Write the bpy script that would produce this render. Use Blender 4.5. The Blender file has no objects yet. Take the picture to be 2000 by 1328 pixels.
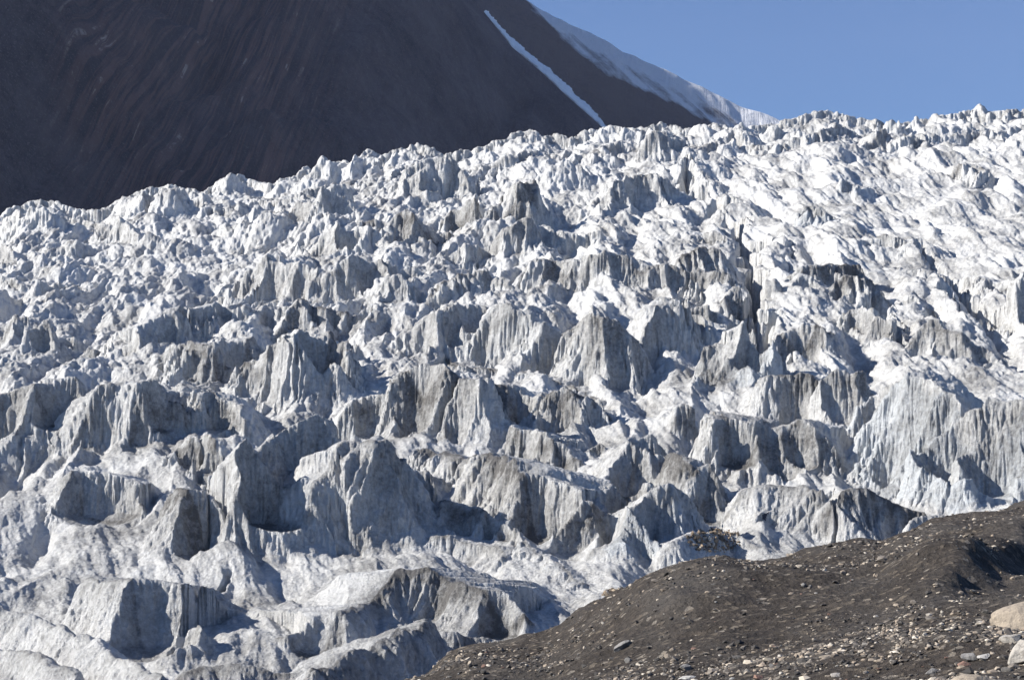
import bpy, math, random
import numpy as np
from mathutils import Vector
random.seed(7); rng = np.random.default_rng(7)
Q = 1.0                       # mesh resolution factor
F = 3170.0; V0 = 930.0        # focal length and horizon row, in pixels of the 2000 px wide photograph
SUN_EL, SUN_AZ = 32.0, 0.8    # elevation; degrees the sun stands beyond straight left
C = bpy.context.scene.collection
f32 = np.float32

# ------------------------------------------------------------------ noise
_p = rng.permutation(256).astype(np.int32); PERM = np.concatenate([_p, _p, _p])
_a = np.arange(16) * math.pi / 8 + .2
G2 = np.stack([np.cos(_a), np.sin(_a)], 1).astype(f32)
_g = rng.normal(size=(64, 3)); G3 = (_g / np.linalg.norm(_g, axis=1)[:, None]).astype(f32)
def fade(t): return t * t * t * (t * (t * 6 - 15) + 10)
def n2(x, y, seed=0):
    x = np.asarray(x, f32) + seed * 17.31; y = np.asarray(y, f32) - seed * 9.77
    xi = np.floor(x).astype(np.int32); yi = np.floor(y).astype(np.int32)
    fx = x - xi; fy = y - yi; u = fade(fx); v = fade(fy); xi &= 255; yi &= 255
    def g(i, j, dx, dy):
        h = PERM[PERM[(xi + i) & 255] + ((yi + j) & 255)] & 15
        return G2[h, 0] * dx + G2[h, 1] * dy
    a = g(0, 0, fx, fy); b = g(1, 0, fx - 1, fy); c = g(0, 1, fx, fy - 1); d = g(1, 1, fx - 1, fy - 1)
    a = a + u * (b - a); c = c + u * (d - c)
    return (a + v * (c - a)) * 1.5
def n3(x, y, z, seed=0):
    x = np.asarray(x, f32) + seed * 13.7; y = np.asarray(y, f32) - seed * 7.9; z = np.asarray(z, f32) + seed * 3.3
    xi = np.floor(x).astype(np.int32); yi = np.floor(y).astype(np.int32); zi = np.floor(z).astype(np.int32)
    fx = x - xi; fy = y - yi; fz = z - zi; u = fade(fx); v = fade(fy); w = fade(fz); xi &= 255; yi &= 255; zi &= 255
    def g(i, j, k):
        h = PERM[PERM[PERM[(xi + i) & 255] + ((yi + j) & 255)] + ((zi + k) & 255)] & 63
        return G3[h, 0] * (fx - i) + G3[h, 1] * (fy - j) + G3[h, 2] * (fz - k)
    def pl(k):
        a = g(0, 0, k); a = a + u * (g(1, 0, k) - a)
        c = g(0, 1, k); c = c + u * (g(1, 1, k) - c)
        return a + v * (c - a)
    a = pl(0); b = pl(1)
    return (a + w * (b - a)) * 1.5
def fbm2(x, y, o, seed=0, gain=.5):
    r = 0; a = 1.
    for i in range(o): r = r + a * n2(x * 2 ** i, y * 2 ** i, seed + i); a *= gain
    return r
def sstep(a, b, x): t = np.clip((x - a) / (b - a), 0, 1); return t * t * (3 - 2 * t)

# ------------------------------------------------------------------ objects
def tag(o, label=None, cat=None, group=None, kind=None):
    for k, v in (('label', label), ('category', cat), ('group', group), ('kind', kind)):
        if v: o[k] = v
    return o
def link(name, me, mat=None, parent=None):
    o = bpy.data.objects.new(name, me); C.objects.link(o)
    if mat: me.materials.append(mat)
    if parent: o.parent = parent
    return o
def quad_mesh(name, co, quads, attrs=None, smooth=True):
    used = np.unique(quads); rm = np.full(len(co), -1, np.int32); rm[used] = np.arange(len(used), dtype=np.int32)
    q = rm[quads]; me = bpy.data.meshes.new(name); k = q.shape[1]
    me.vertices.add(len(used)); me.vertices.foreach_set('co', co[used].astype(f32).ravel())
    me.loops.add(q.size); me.loops.foreach_set('vertex_index', q.ravel())
    me.polygons.add(len(q)); me.polygons.foreach_set('loop_start', np.arange(0, q.size, k, dtype=np.int32))
    me.polygons.foreach_set('use_smooth', np.full(len(q), smooth))
    for an, av in (attrs or {}).items():
        at = me.attributes.new(an, 'FLOAT', 'POINT'); at.data.foreach_set('value', av[used].astype(f32))
    me.update(calc_edges=True)
    return me
def grid_quads(nr, nc):
    i = np.arange(nr - 1, dtype=np.int32)[:, None] * nc + np.arange(nc - 1, dtype=np.int32)[None, :]
    return np.stack([i, i + 1, i + nc + 1, i + nc], -1)

# ------------------------------------------------------------------ materials
def mat(name):
    m = bpy.data.materials.new(name); m.use_nodes = True; nt = m.node_tree; nt.nodes.clear()
    out = nt.nodes.new('ShaderNodeOutputMaterial'); b = nt.nodes.new('ShaderNodeBsdfPrincipled')
    nt.links.new(b.outputs[0], out.inputs[0]); return m, nt, b
class NT:
    def __init__(s, nt): s.nt = nt; s.pos = nt.nodes.new('ShaderNodeNewGeometry').outputs['Position']
    def put(s, inp, v):
        if isinstance(v, (int, float, tuple, list)): inp.default_value = v
        else: s.nt.links.new(v, inp)
    def mapping(s, scale=(1, 1, 1), rot=(0, 0, 0), vec=None):
        n = s.nt.nodes.new('ShaderNodeMapping'); s.nt.links.new(vec or s.pos, n.inputs[0])
        n.inputs['Scale'].default_value = scale; n.inputs['Rotation'].default_value = rot; return n.outputs[0]
    def noise(s, scale, detail=4, rough=.55, vec=None, dist=0):
        n = s.nt.nodes.new('ShaderNodeTexNoise'); s.nt.links.new(vec or s.pos, n.inputs['Vector'])
        n.inputs['Scale'].default_value = scale; n.inputs['Detail'].default_value = detail
        n.inputs['Roughness'].default_value = rough; n.inputs['Distortion'].default_value = dist; return n.outputs[0]
    def ramp(s, x, pts):
        n = s.nt.nodes.new('ShaderNodeValToRGB'); s.put(n.inputs[0], x); e = n.color_ramp.elements
        while len(e) < len(pts): e.new(.5)
        for i, (p, c) in enumerate(pts):
            e[i].position = p; e[i].color = (c, c, c, 1) if isinstance(c, (int, float)) else (*c, 1)
        return n.outputs[0]
    def mix(s, f, a, b, mode='MIX'):
        n = s.nt.nodes.new('ShaderNodeMix'); n.data_type = 'RGBA'; n.blend_type = mode
        s.put(n.inputs[0], f); s.put(n.inputs[6], (*a, 1) if isinstance(a, tuple) else a)
        s.put(n.inputs[7], (*b, 1) if isinstance(b, tuple) else b); return n.outputs[2]
    def math(s, op, a, b=0., clamp=False):
        n = s.nt.nodes.new('ShaderNodeMath'); n.operation = op; n.use_clamp = clamp
        s.put(n.inputs[0], a); s.put(n.inputs[1], b); return n.outputs[0]
    def attr(s, name):
        n = s.nt.nodes.new('ShaderNodeAttribute'); n.attribute_name = name; return n.outputs['Fac']
    def bump(s, h, strength, dist, prev=None):
        n = s.nt.nodes.new('ShaderNodeBump'); s.put(n.inputs['Height'], h)
        n.inputs['Strength'].default_value = strength; n.inputs['Distance'].default_value = dist
        if prev: s.nt.links.new(prev, n.inputs['Normal'])
        return n.outputs[0]

def ice_material():
    m, nt, b = mat('glacier_ice'); s = NT(nt)
    speck = s.noise(2.6, 5, .75)
    patch = s.noise(.11, 4, .6); mid = s.noise(.75, 4, .7, s.mapping((1, .6, 1)))
    streak = s.noise(1.0, 4, .65, s.mapping((1.3, 1.3, .12)))
    d = s.attr('dirt')
    d = s.math('ADD', d, s.math('MULTIPLY', s.math('SUBTRACT', speck, .5), 1.0))
    d = s.math('ADD', d, s.math('MULTIPLY', s.math('SUBTRACT', mid, .5), .7))
    d = s.math('ADD', d, s.math('MULTIPLY', s.math('SUBTRACT', patch, .5), .45))
    d = s.math('ADD', d, s.math('MULTIPLY', s.math('SUBTRACT', streak, .5), .35))
    d = s.ramp(d, [(.12, 0.), (.85, 1.)])
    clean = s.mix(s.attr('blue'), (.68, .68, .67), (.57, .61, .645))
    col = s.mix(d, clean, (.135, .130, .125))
    grit = s.ramp(s.noise(9, 3, .8), [(.60, 0.), (.70, 1.)])
    col = s.mix(s.math('MULTIPLY', grit, .35), col, (.16, .15, .145))
    nt.links.new(col, b.inputs['Base Color'])
    b.inputs['Roughness'].default_value = .55
    b.inputs['Specular IOR Level'].default_value = .3
    n = s.bump(s.noise(1.7, 6, .72), 1., .45)
    n = s.bump(s.noise(6., 4, .75), 1., .14, n)
    nt.links.new(n, b.inputs['Normal'])
    return m

# ------------------------------------------------------------------ ridge / wall features
# Each crest is a list of (u, row of the crest, row of its foot) read off the photograph and put on the
# ground by Y(u, row); kf / kb: slopes of the face towards the camera and of the back.
FE = []
def W(pts, kf=1.9, kb=.5, fl=1., dirt=.5, name=None, rough=1., blue=0., sc=()):
    FE.append(dict(p=pts, sc=sc, kf=kf, kb=kb, fl=fl, dirt=dirt, name=name, rough=rough, blue=blue))

# --- foreground, bottom left
W([(-120,1190,1290),(0,1190,1300),(60,1196,1310),(120,1217,1330),(200,1265,1370),(309,1322,1410)], kf=.8, kb=.9, fl=.3, dirt=.1)
W([(150,1160,1215),(172,1138,1235),(196,1127,1262),(270,1136,1296),(340,1172,1316),(385,1200,1306),(408,1240,1285)], kf=1.7, kb=.12, fl=.35, dirt=.45, sc=[(290,1300,84,2.2)],
  name='smooth bulging ice wall with a deep shaded hollow, near the bottom left corner')
W([(-100,1240,1340),(0,1262,1350),(60,1275,1360),(140,1312,1390)], kf=1., kb=.8, fl=.3, dirt=.2)
W([(78,985,1002),(105,945,1014),(130,922,1023),(170,917,1030),(212,922,1034),(262,950,1035),(292,995,1026)], kf=1.6, kb=.1, fl=.4, dirt=.6, sc=[(185,1036,84,2.2),],
  name='rounded ice bluff over an oval shaded hollow at the far left')
W([(296,1048,1062),(318,1000,1078),(348,953,1090),(375,960,1100),(400,975,1106)], kf=1.5, kb=.2, fl=.5, dirt=1., sc=[(395,1102,48,2.4)],
  name='dirty brown ice wall on the left side of the narrow basin')
W([(428,1040,1096),(452,985,1102),(480,920,1104),(505,862,1104),(528,808,1100),(558,812,1085),(602,801,1050),(628,812,1010),(645,830,985)], kf=2.1, kb=.9, fl=.8, dirt=.35,
  name='tall white ice fin with a steep smooth grey face right of the narrow basin')
W([(592,1015,1090),(606,970,1090),(625,920,1086),(655,868,1084),(700,856,1084),(742,861,1086),(790,877,1040),(830,914,1012),(872,965,985)], kf=1.8, kb=.25, fl=.79, dirt=.5, sc=[(835,1025,56,2.6),(672,1088,16,3.),(705,1088,14,3.)],
  name='broad ice tower with fluted sunlit left flank and dark right face, lower centre')
W([(808,881,960),(876,884,972),(921,896,985),(962,883,1018),(990,887,1032),(1010,908,1052),(1057,933,1082),(1121,960,1098),(1188,1009,1080)], kf=1.6, kb=.25, fl=.7, dirt=.8, sc=[(1040,1075,66,2.4),(1125,1098,50,2.4),(900,985,20,3.)],
  name='rounded grey ice ridge with a large dark bowl below its right side, lower centre')
W([(852,1015,1044),(862,985,1048),(878,974,1052),(905,974,1054),(928,986,1056),(960,1010,1062),(1000,1040,1082),(1050,1072,1106),(1100,1112,1140),(1140,1140,1160)], kf=1.8, kb=.8, fl=.8, dirt=.6,
  name='small squat ice stump with a long thin crest trailing down to the right')
W([(815,1058,1078),(845,1046,1084),(880,1050,1084),(950,1062,1092),(1000,1085,1112)], kf=1.2, kb=.1, fl=.3, dirt=.5)
W([(672,1225,1246),(695,1198,1250),(728,1152,1246),(770,1100,1240),(819,1107,1238),(876,1125,1240),(914,1150,1256),(970,1160,1264),(1000,1182,1262),(1040,1228,1252)], kf=1.25, kb=.1, fl=.5, dirt=.9, rough=.6, sc=[(965,1264,52,2.4)],
  name='broad grey ice step in the foreground with a dark shaded recess at its right end')
W([(600,1312,1400),(700,1264,1392),(755,1238,1382),(819,1212,1372),(853,1219,1318),(895,1238,1290),(936,1246,1284),(974,1253,1276)], kf=1.3, kb=.4, fl=.7, dirt=.5, sc=[(868,1305,46,2.2)],
  name='low arched ice hump at the bottom edge beside the dark moraine')
W([(515,1264,1282),(560,1240,1297),(602,1222,1302),(640,1202,1300),(696,1188,1276),(720,1170,1250)], kf=1.2, kb=.1, fl=.3, dirt=.5, rough=.6, sc=[(630,1302,70,2.)])
W([(300,1338,1400),(400,1300,1400),(450,1289,1400),(540,1300,1400),(600,1306,1400),(650,1286,1390)], kf=.7, kb=.6, fl=.2, dirt=.4, rough=.6)
# --- lower right
W([(1178,1085,1112),(1196,1040,1112),(1212,1005,1110),(1228,985,1110),(1260,960,1108),(1290,944,1098),(1310,950,1088),(1330,972,1075),(1354,1004,1058)], kf=1.9, kb=.7, fl=1., sc=[(1300,1100,38,2.6)], dirt=.35, blue=.7,
  name='pointed ice tower with a blue shaded front, just above the left end of the moraine')
W([(1165,1080,1112),(1180,1040,1095),(1198,985,1065),(1215,925,1030),(1232,880,1000),(1252,838,985),(1270,850,972),(1285,870,966),(1310,890,960),(1350,935,965)], kf=1.6, kb=.9, fl=1.6, dirt=.5,
  name='slender peak of ice whose long ribbed flank runs down to the left, right of centre')
W([(915,835,885),(960,826,892),(1000,836,905),(1057,843,925),(1098,866,928),(1136,903,930)], kf=1.8, kb=.2, fl=1., dirt=.8,
  name='dark-faced ice block below the long cliff in the middle of the glacier')
W([(1128,895,908),(1145,878,906),(1165,864,905),(1182,874,906),(1196,895,906)], kf=1.6, kb=.6, fl=.8, dirt=.7)
W([(648,838,870),(672,805,870),(695,780,870),(725,766,867),(755,773,864),(778,798,864),(812,832,866)], kf=2., kb=.4, fl=1., dirt=.45, blue=.3,
  name='rounded ice knob with a shaded scoop below its right shoulder, centre left')
W([(770,790,835),(782,755,858),(800,728,874),(822,712,884),(861,713,888),(890,725,890),(914,748,890),(932,749,872),(960,745,832),(1027,761,840),(1064,773,847),(1102,765,858),(1139,780,852),(1170,800,838),(1192,826,842)], kf=2., kb=.12, fl=1.5, sc=[(1000,842,42,2.8),(1085,862,32,2.8),(845,895,14,2.6),(885,896,14,2.6),(805,880,14,2.6)], dirt=.75,
  name='long ice cliff in the middle with ribbed sunlit left half and dark right half')
W([(861,700,722),(914,718,745),(959,720,743),(1027,727,753),(1102,747,767),(1151,771,791),(1177,795,812)], kf=1.5, kb=.1, fl=.8, dirt=.8)
W([(921,797,832),(945,806,836),(985,823,842)], kf=1.6, kb=.2, fl=.6, dirt=.8)
W([(896,705,717),(908,678,718),(921,656,719),(945,628,720),(964,592,722),(989,595,725),(1019,611,727),(1049,629,732),(1083,641,742),(1112,662,750),(1142,694,754)], kf=2.2, kb=.6, fl=1., sc=[(1075,745,46,3.),(938,724,14,3.),(975,728,12,3.)], dirt=.3, blue=.2,
  name='sharp white ice fin with a smooth pale face, in the very centre of the icefall')
W([(1092,668,733),(1112,642,740),(1139,622,750),(1177,614,764),(1196,624,760),(1234,650,753),(1254,692,750)], kf=2.4, kb=.3, fl=.8, sc=[(1216,768,30,3.),(1140,762,20,3.)], dirt=.5,
  name='steep half-shaded ice buttress just right of the central fin')
W([(1250,690,742),(1262,640,738),(1275,605,732),(1298,580,720),(1328,591,705),(1350,612,694),(1360,645,684)], kf=2.1, kb=.5, fl=1.3, dirt=.5,
  name='tall ribbed ice tower with a dark right side, right of the half-shaded buttress')
W([(1372,850,905),(1385,806,920),(1410,812,938),(1440,818,958),(1466,822,962),(1511,826,958),(1545,832,948),(1575,823,948),(1600,836,953),(1625,860,954),(1645,903,952)], kf=1.9, kb=.15, fl=1.7, dirt=.6,
  name='long ribbed ice cliff at lower right above the pale hummocks')
W([(1300,858,874),(1312,815,877),(1330,781,877),(1346,788,874),(1358,832,870)], kf=2.3, kb=.8, fl=.9, dirt=.45,
  name='single tongue-shaped ice pinnacle left of the long ribbed cliff at lower right')
W([(1286,915,965),(1305,882,1002),(1335,890,1034),(1358,920,1036)], kf=1.7, kb=.3, fl=.6, dirt=.9)
W([(1342,990,1040),(1360,945,1040),(1385,902,1034),(1400,932,1028),(1418,980,1018)], kf=1.9, kb=.5, fl=.9, dirt=.7)
W([(1362,700,766),(1371,664,770),(1398,644,778),(1425,641,784),(1443,621,782),(1462,626,768),(1481,660,752),(1498,698,737)], kf=2.4, kb=.6, fl=1.3, dirt=.45, blue=.6,
  name='twin-topped blue-white ice tower left of the deep crevasse')
W([(1500,670,702),(1518,652,712),(1545,640,717),(1579,625,718),(1601,637,712),(1622,652,692)], kf=1.7, kb=.2, fl=.6, dirt=.8, sc=[(1560,720,36,2.4)],
  name='grey domed ice block with a shaded bowl, right of the deep crevasse')
W([(1468,775,816),(1479,750,821),(1500,730,826),(1535,727,828),(1579,727,830),(1603,750,832),(1622,774,834)], kf=2., kb=.15, fl=1., sc=[(1555,838,36,2.8)], dirt=.7,
  name='dark-fronted ice block with flat top below the grey dome')
W([(1612,742,840),(1635,722,845),(1660,718,848),(1690,726,845)], kf=2.1, kb=.15, fl=.9, dirt=.6)
W([(1668,862,885),(1682,815,900),(1697,770,915),(1716,732,930),(1744,715,950),(1789,735,975),(1827,760,990),(1866,784,996)], kf=1.8, kb=.2, fl=1.5, sc=[(1810,990,42,3.),(1735,965,20,2.5)], dirt=.2, blue=.6,
  name='largest ice tower on the right, bright rugged left flank and blue shaded front')
W([(1855,835,988),(1872,790,998),(1895,754,1006),(1921,749,1008),(1948,761,1008),(1975,768,1006),(2000,776,1004),(2070,790,1004),(2160,800,1000)], kf=2.4, kb=.15, fl=1.6, dirt=.3, blue=.7,
  name='high blue-white ice cliff at the right edge above the moraine')
W([(1672,852,905),(1690,835,915),(1715,842,922),(1735,862,925),(1748,895,922)], kf=1.8, kb=.8, fl=1.6, dirt=.1, blue=.3)
W([(1836,915,994),(1850,872,996),(1866,880,994),(1886,912,990)], kf=2.3, kb=1.5, fl=1.2, dirt=.1, blue=.4,
  name='small white ice spike in front of the high cliffs at right')
W([(1890,870,1000),(1908,845,1004),(1930,872,1002)], kf=2.5, kb=1.5, fl=1.2, dirt=.1, blue=.4)
W([(1616,975,1082),(1638,954,1080),(1677,949,1078),(1725,965,1074),(1752,983,1070),(1806,998,1066)], kf=.95, kb=.3, fl=.7, dirt=.75, rough=.6,
  name='low rounded grey ice hummock just above the moraine at right')
W([(1778,1058,1078),(1793,1018,1078),(1812,1001,1078),(1840,1004,1076),(1862,1020,1070),(1886,1036,1062)], kf=1.9, kb=1., fl=1., dirt=0., blue=.2,
  name='small bright white ice stump behind the crest of the moraine at right')
W([(1482,1030,1062),(1489,1008,1060),(1505,1007,1058),(1520,1022,1056)], kf=2., kb=1., fl=.8, dirt=.5,
  name='tiny ice stump standing alone on the pale hummocks')
W([(1900,1003,1040),(1960,995,1040),(2000,985,1040),(2080,975,1035)], kf=.9, kb=.4, fl=.4, dirt=.1)
W([(1420,990,1050),(1470,955,1060),(1540,945,1070),(1600,960,1078)], kf=.8, kb=.2, fl=.4, dirt=.55, rough=.7)
W([(1280,1080,1130),(1350,1040,1130),(1420,1035,1110),(1500,1075,1110)], kf=.7, kb=.3, fl=.3, dirt=.3, rough=.7)
# --- left and centre left
W([(454,735,792),(478,712,804),(501,690,810),(546,664,812),(595,632,810),(640,645,794),(674,664,744),(692,692,718)], kf=2., kb=.3, fl=1.5, dirt=.7,
  name='large dirty ice pyramid with deep ribs on its front, left of centre')
W([(543,660,674),(558,632,674),(575,600,670),(595,576,664),(610,590,658),(625,600,658),(648,608,653),(697,615,653),(722,611,642)], kf=1.9, kb=.9, fl=.8, dirt=.6,
  name='sharp little peak on top of the large dirty ice pyramid')
W([(298,722,748),(312,688,748),(334,667,753),(358,671,763),(395,671,784),(452,667,778),(500,660,752)], kf=2., kb=.12, fl=1.2, dirt=.6, blue=.2,
  name='dark ice wall left of the large dirty pyramid')
W([(326,655,694),(342,603,686),(372,603,684),(395,600,676),(418,586,672),(452,603,665),(489,605,662),(527,600,657),(572,600,652)], kf=1.9, kb=.2, fl=1.5, dirt=.4,
  name='ribbed ice wall stepping down behind the dark wall at left')
W([(428,585,595),(455,550,604),(482,520,607),(505,510,608),(527,486,609),(553,510,610),(561,499,610),(587,513,611),(617,528,610),(650,524,608),(672,503,606),(699,494,602),(725,509,597),(793,513,578),(818,527,562)], kf=1.9, kb=.5, fl=1.4, dirt=.35,
  name='jagged white-topped ice wall with three points in the upper left')
W([(710,606,618),(735,568,621),(752,542,621),(770,526,620),(786,536,618),(803,560,613),(828,582,607)], kf=1.8, kb=1., fl=1., dirt=.2,
  name='white tooth-shaped ice peak left of the knobbly dome')
W([(588,495,518),(603,465,523),(630,430,525),(655,422,523),(680,445,518),(705,450,512),(740,432,502)], kf=2., kb=.6, fl=1., dirt=.25,
  name='pale leaning ice slab below the skyline at upper left')
W([(700,442,492),(735,425,497),(760,415,502),(793,409,506),(819,415,506),(846,434,503),(868,455,493),(888,472,487)], kf=1.7, kb=.4, fl=1., dirt=.8,
  name='dark crumbled ice face under the round summit dome')
W([(768,372,398),(790,330,403),(815,308,405),(850,303,405),(880,312,403),(910,340,401),(928,370,398)], kf=1.6, kb=.5, fl=.9, dirt=.4,
  name='large round ice dome just under the skyline, left of centre')
W([(878,420,472),(903,396,478),(928,384,474),(944,430,468)], kf=1.9, kb=.4, fl=1.2, dirt=.8)
W([(950,440,467),(965,395,472),(985,370,472),(1010,360,467),(1045,352,452)], kf=1.9, kb=.4, fl=1.2, dirt=.7)
W([(-60,460,532),(0,475,533),(15,480,533),(28,505,531),(42,527,530)], kf=1.9, kb=.8, fl=.8, dirt=.2)
W([(48,578,590),(68,545,592),(85,544,592),(95,566,592),(108,548,592),(125,550,590),(140,566,584),(152,549,578),(162,564,574)], kf=1.9, kb=1., fl=1.2, dirt=.15,
  name='row of small white ice teeth at the far left')
W([(-60,540,572),(0,535,577),(30,545,577),(57,562,574)], kf=1.7, kb=.8, fl=.8, dirt=.4)
W([(50,684,706),(68,642,708),(87,616,709),(100,625,707),(113,655,702),(152,662,684)], kf=2.1, kb=.7, fl=.8, dirt=.35,
  name='upright blade of ice with a dark right side at the far left')
W([(-60,650,690),(0,655,694),(18,615,694),(35,609,692),(52,628,684)], kf=1.9, kb=.6, fl=1., dirt=.6)
W([(132,682,692),(145,660,695),(157,675,692)], kf=1.9, kb=1.2, fl=.6, dirt=.2)
W([(158,702,714),(183,674,717),(205,688,715),(227,701,714)], kf=1.6, kb=.8, fl=.8, dirt=.4)
W([(218,707,718),(243,666,724),(265,649,726),(282,655,724),(300,638,718),(322,618,706),(345,605,692)], kf=1.9, kb=.4, fl=1.6, dirt=.25)
W([(-120,800,888),(-40,775,888),(0,768,888),(50,755,891),(90,742,891),(130,734,888),(165,740,862),(190,775,845)], kf=1.4, kb=.15, fl=1., dirt=.45,
  name='broad ribbed ice bank at the far left below the blade')
W([(128,876,896),(150,835,897),(172,795,897),(203,756,895),(225,745,895),(245,752,892),(264,778,887)], kf=1.6, kb=.3, fl=1.4, dirt=.35)
W([(248,868,896),(261,805,896),(275,750,896),(290,737,893),(320,740,890),(350,745,876),(378,762,852)], kf=2., kb=.2, fl=1.4, dirt=.6,
  name='ice spur with white left edge and large dark right face, at left')
W([(332,908,928),(344,882,931),(357,860,935),(382,850,943),(402,845,948),(430,870,960)], kf=1.9, kb=.4, fl=1.4, dirt=.8)
W([(380,785,850),(420,760,870),(455,790,880),(480,820,885)], kf=1.5, kb=.2, fl=1.2, dirt=.6)
W([(5,435,472),(30,413,478),(60,404,479),(100,411,478),(140,440,473),(163,457,467)], kf=1.5, kb=.5, fl=.7, dirt=.2,
  name='rounded white ice mound on the skyline at the far left')
W([(163,472,483),(200,440,487),(225,419,488),(250,440,486),(272,457,483)], kf=1.6, kb=.8, fl=1., dirt=.2)
W([(235,420,440),(260,385,440),(320,366,438),(380,375,430),(410,385,420)], kf=1.3, kb=.5, fl=.5, dirt=.2)
W([(538,424,453),(575,396,458),(610,376,461),(650,350,458),(680,364,443),(692,392,433)], kf=1.7, kb=.5, fl=1.1, dirt=.25)
# --- upper middle and right
W([(1038,535,563),(1064,508,571),(1121,502,585),(1177,494,583),(1215,495,578),(1260,515,581),(1320,520,578),(1380,530,583),(1432,537,588)], kf=1.6, kb=.12, fl=1.6, dirt=.55,
  name='long low ribbed ice wall right of centre in the upper half')
W([(868,514,531),(882,486,531),(915,471,529),(935,480,523),(958,478,511)], kf=2., kb=.8, fl=1.1, dirt=.1,
  name='white crumbly ice block above the knobbly dome')
W([(832,594,618),(853,562,615),(880,540,613),(915,524,608),(951,532,603),(989,551,598),(1014,577,598)], kf=1.5, kb=.6, fl=.7, dirt=.5, rough=1.8,
  name='knobbly dark ice dome above the central fin')
W([(765,688,708),(798,642,712),(831,612,716),(861,600,716),(895,583,716),(920,591,709),(950,604,698)], kf=1.7, kb=.3, fl=1.5, dirt=.35,
  name='ribbed ice shoulder just left of the central fin')
W([(936,504,515),(965,465,518),(1008,430,515),(1049,420,511),(1075,440,503),(1120,460,503),(1170,455,498)], kf=1.5, kb=.4, fl=1.2, dirt=.35)
W([(1148,404,433),(1190,365,428),(1220,345,423),(1280,343,413),(1310,360,408),(1352,387,408)], kf=1.5, kb=.5, fl=1.2, dirt=.4)
W([(1238,302,323),(1260,262,325),(1300,248,323),(1325,265,318),(1337,292,313)], kf=1.9, kb=.8, fl=1., dirt=.3,
  name='blocky ice tower on the skyline below the snowy ridge')
W([(1638,372,384),(1647,349,386),(1665,357,388),(1722,384,390)], kf=1.8, kb=.9, fl=.8, dirt=.3, blue=.5)
W([(1562,427,437),(1570,400,439),(1590,404,440),(1642,434,440)], kf=2., kb=.9, fl=.8, dirt=.5, blue=.5,
  name='isolated dark ice fin on the bright upper slope at right')
W([(1848,347,354),(1870,322,357),(1900,318,358),(1932,337,358)], kf=1.6, kb=.4, fl=1.2, dirt=.7)
W([(1532,545,577),(1558,522,581),(1620,514,573),(1680,522,563)], kf=1.9, kb=.12, fl=1.3, dirt=.8)
W([(1610,584,600),(1624,556,604),(1640,541,608),(1661,535,609),(1695,550,611),(1725,577,613),(1744,602,615)], kf=1.9, kb=.6, fl=1., dirt=.6,
  name='rounded ice hump with a white cut face on its left, upper right')
W([(1750,603,617),(1765,586,619),(1790,589,621),(1818,607,622)], kf=1.7, kb=.6, fl=.8, dirt=.7)
W([(1648,625,652),(1677,593,668),(1692,604,678),(1720,620,683),(1752,642,693)], kf=1.9, kb=.4, fl=1.2, dirt=.5)
W([(1768,694,714),(1788,652,718),(1808,626,720),(1827,621,722),(1846,633,724),(1884,660,726),(1921,679,724),(1957,704,724)], kf=1.5, kb=.6, fl=1., dirt=.6,
  name='wedge-shaped grey ice ridge above the largest tower at right')
W([(1745,522,547),(1800,528,550),(1850,540,567),(1900,535,572),(1930,545,582),(1965,563,592)], kf=1.5, kb=.3, fl=1., dirt=.5)
W([(1962,610,652),(1982,552,657),(2000,530,657),(2060,515,655)], kf=1.9, kb=.5, fl=1.1, dirt=.1)
W([(1678,484,503),(1720,460,508),(1760,465,511),(1804,493,513)], kf=1.4, kb=.5, fl=1.2, dirt=.6, rough=1.5)
W([(1373,472,480),(1384,447,482),(1400,451,484),(1427,477,487)], kf=1.8, kb=.9, fl=.8, dirt=.3)
W([(1308,535,562),(1340,490,568),(1380,479,568),(1420,500,563),(1442,534,560)], kf=1.2, kb=.3, fl=1., dirt=.6)
W([(1408,606,638),(1424,562,643),(1445,547,643),(1463,562,643)], kf=2., kb=.3, fl=1.2, dirt=.6)
W([(1338,624,652),(1360,597,657),(1385,597,657),(1405,615,653),(1412,642,657)], kf=1.9, kb=.4, fl=1., dirt=.6)
W([(1470,566,603),(1484,540,608),(1510,545,608),(1532,567,603)], kf=2., kb=.4, fl=1.2, dirt=.4)
W([(1543,587,598),(1560,557,600),(1582,569,600)], kf=2., kb=1., fl=1.2, dirt=.05)
W([(1690,285,300),(1720,250,302),(1760,255,300)], kf=1.9, kb=.3, fl=1.3, dirt=.7)
SKY = [(-150,440),(0,425),(20,415),(40,402),(90,387),(115,395),(150,408),(205,410),(230,393),(280,369),(320,361),(365,367),(400,378),(420,364),(480,351),(520,360),(560,349),(600,331),(655,318),(668,311),(690,322),(710,309),(735,318),(750,299),(800,287),(830,298),(880,300),(940,285),(985,272),(1010,262),(1035,251),(1060,270),(1080,262),(1110,270),(1150,258),(1190,245),(1250,255),(1290,239),(1310,245),(1345,252),(1380,245),(1400,239),(1420,250),(1500,245),(1530,238),(1580,225),(1610,213),(1650,222),(1700,235),(1750,246),(1770,238),(1840,225),(1900,214),(1920,222),(1990,212),(2100,215),(2300,225)]
W([(u, v, v + 26) for u, v in SKY], kf=1.4, kb=.35, fl=1.1, dirt=.15, rough=1.3)
W([(u + 30, v + 34 + 8 * math.sin(u * .031), v + 58) for u, v in SKY], kf=1.2, kb=.3, fl=1.1, dirt=.35, rough=1.3)

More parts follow.
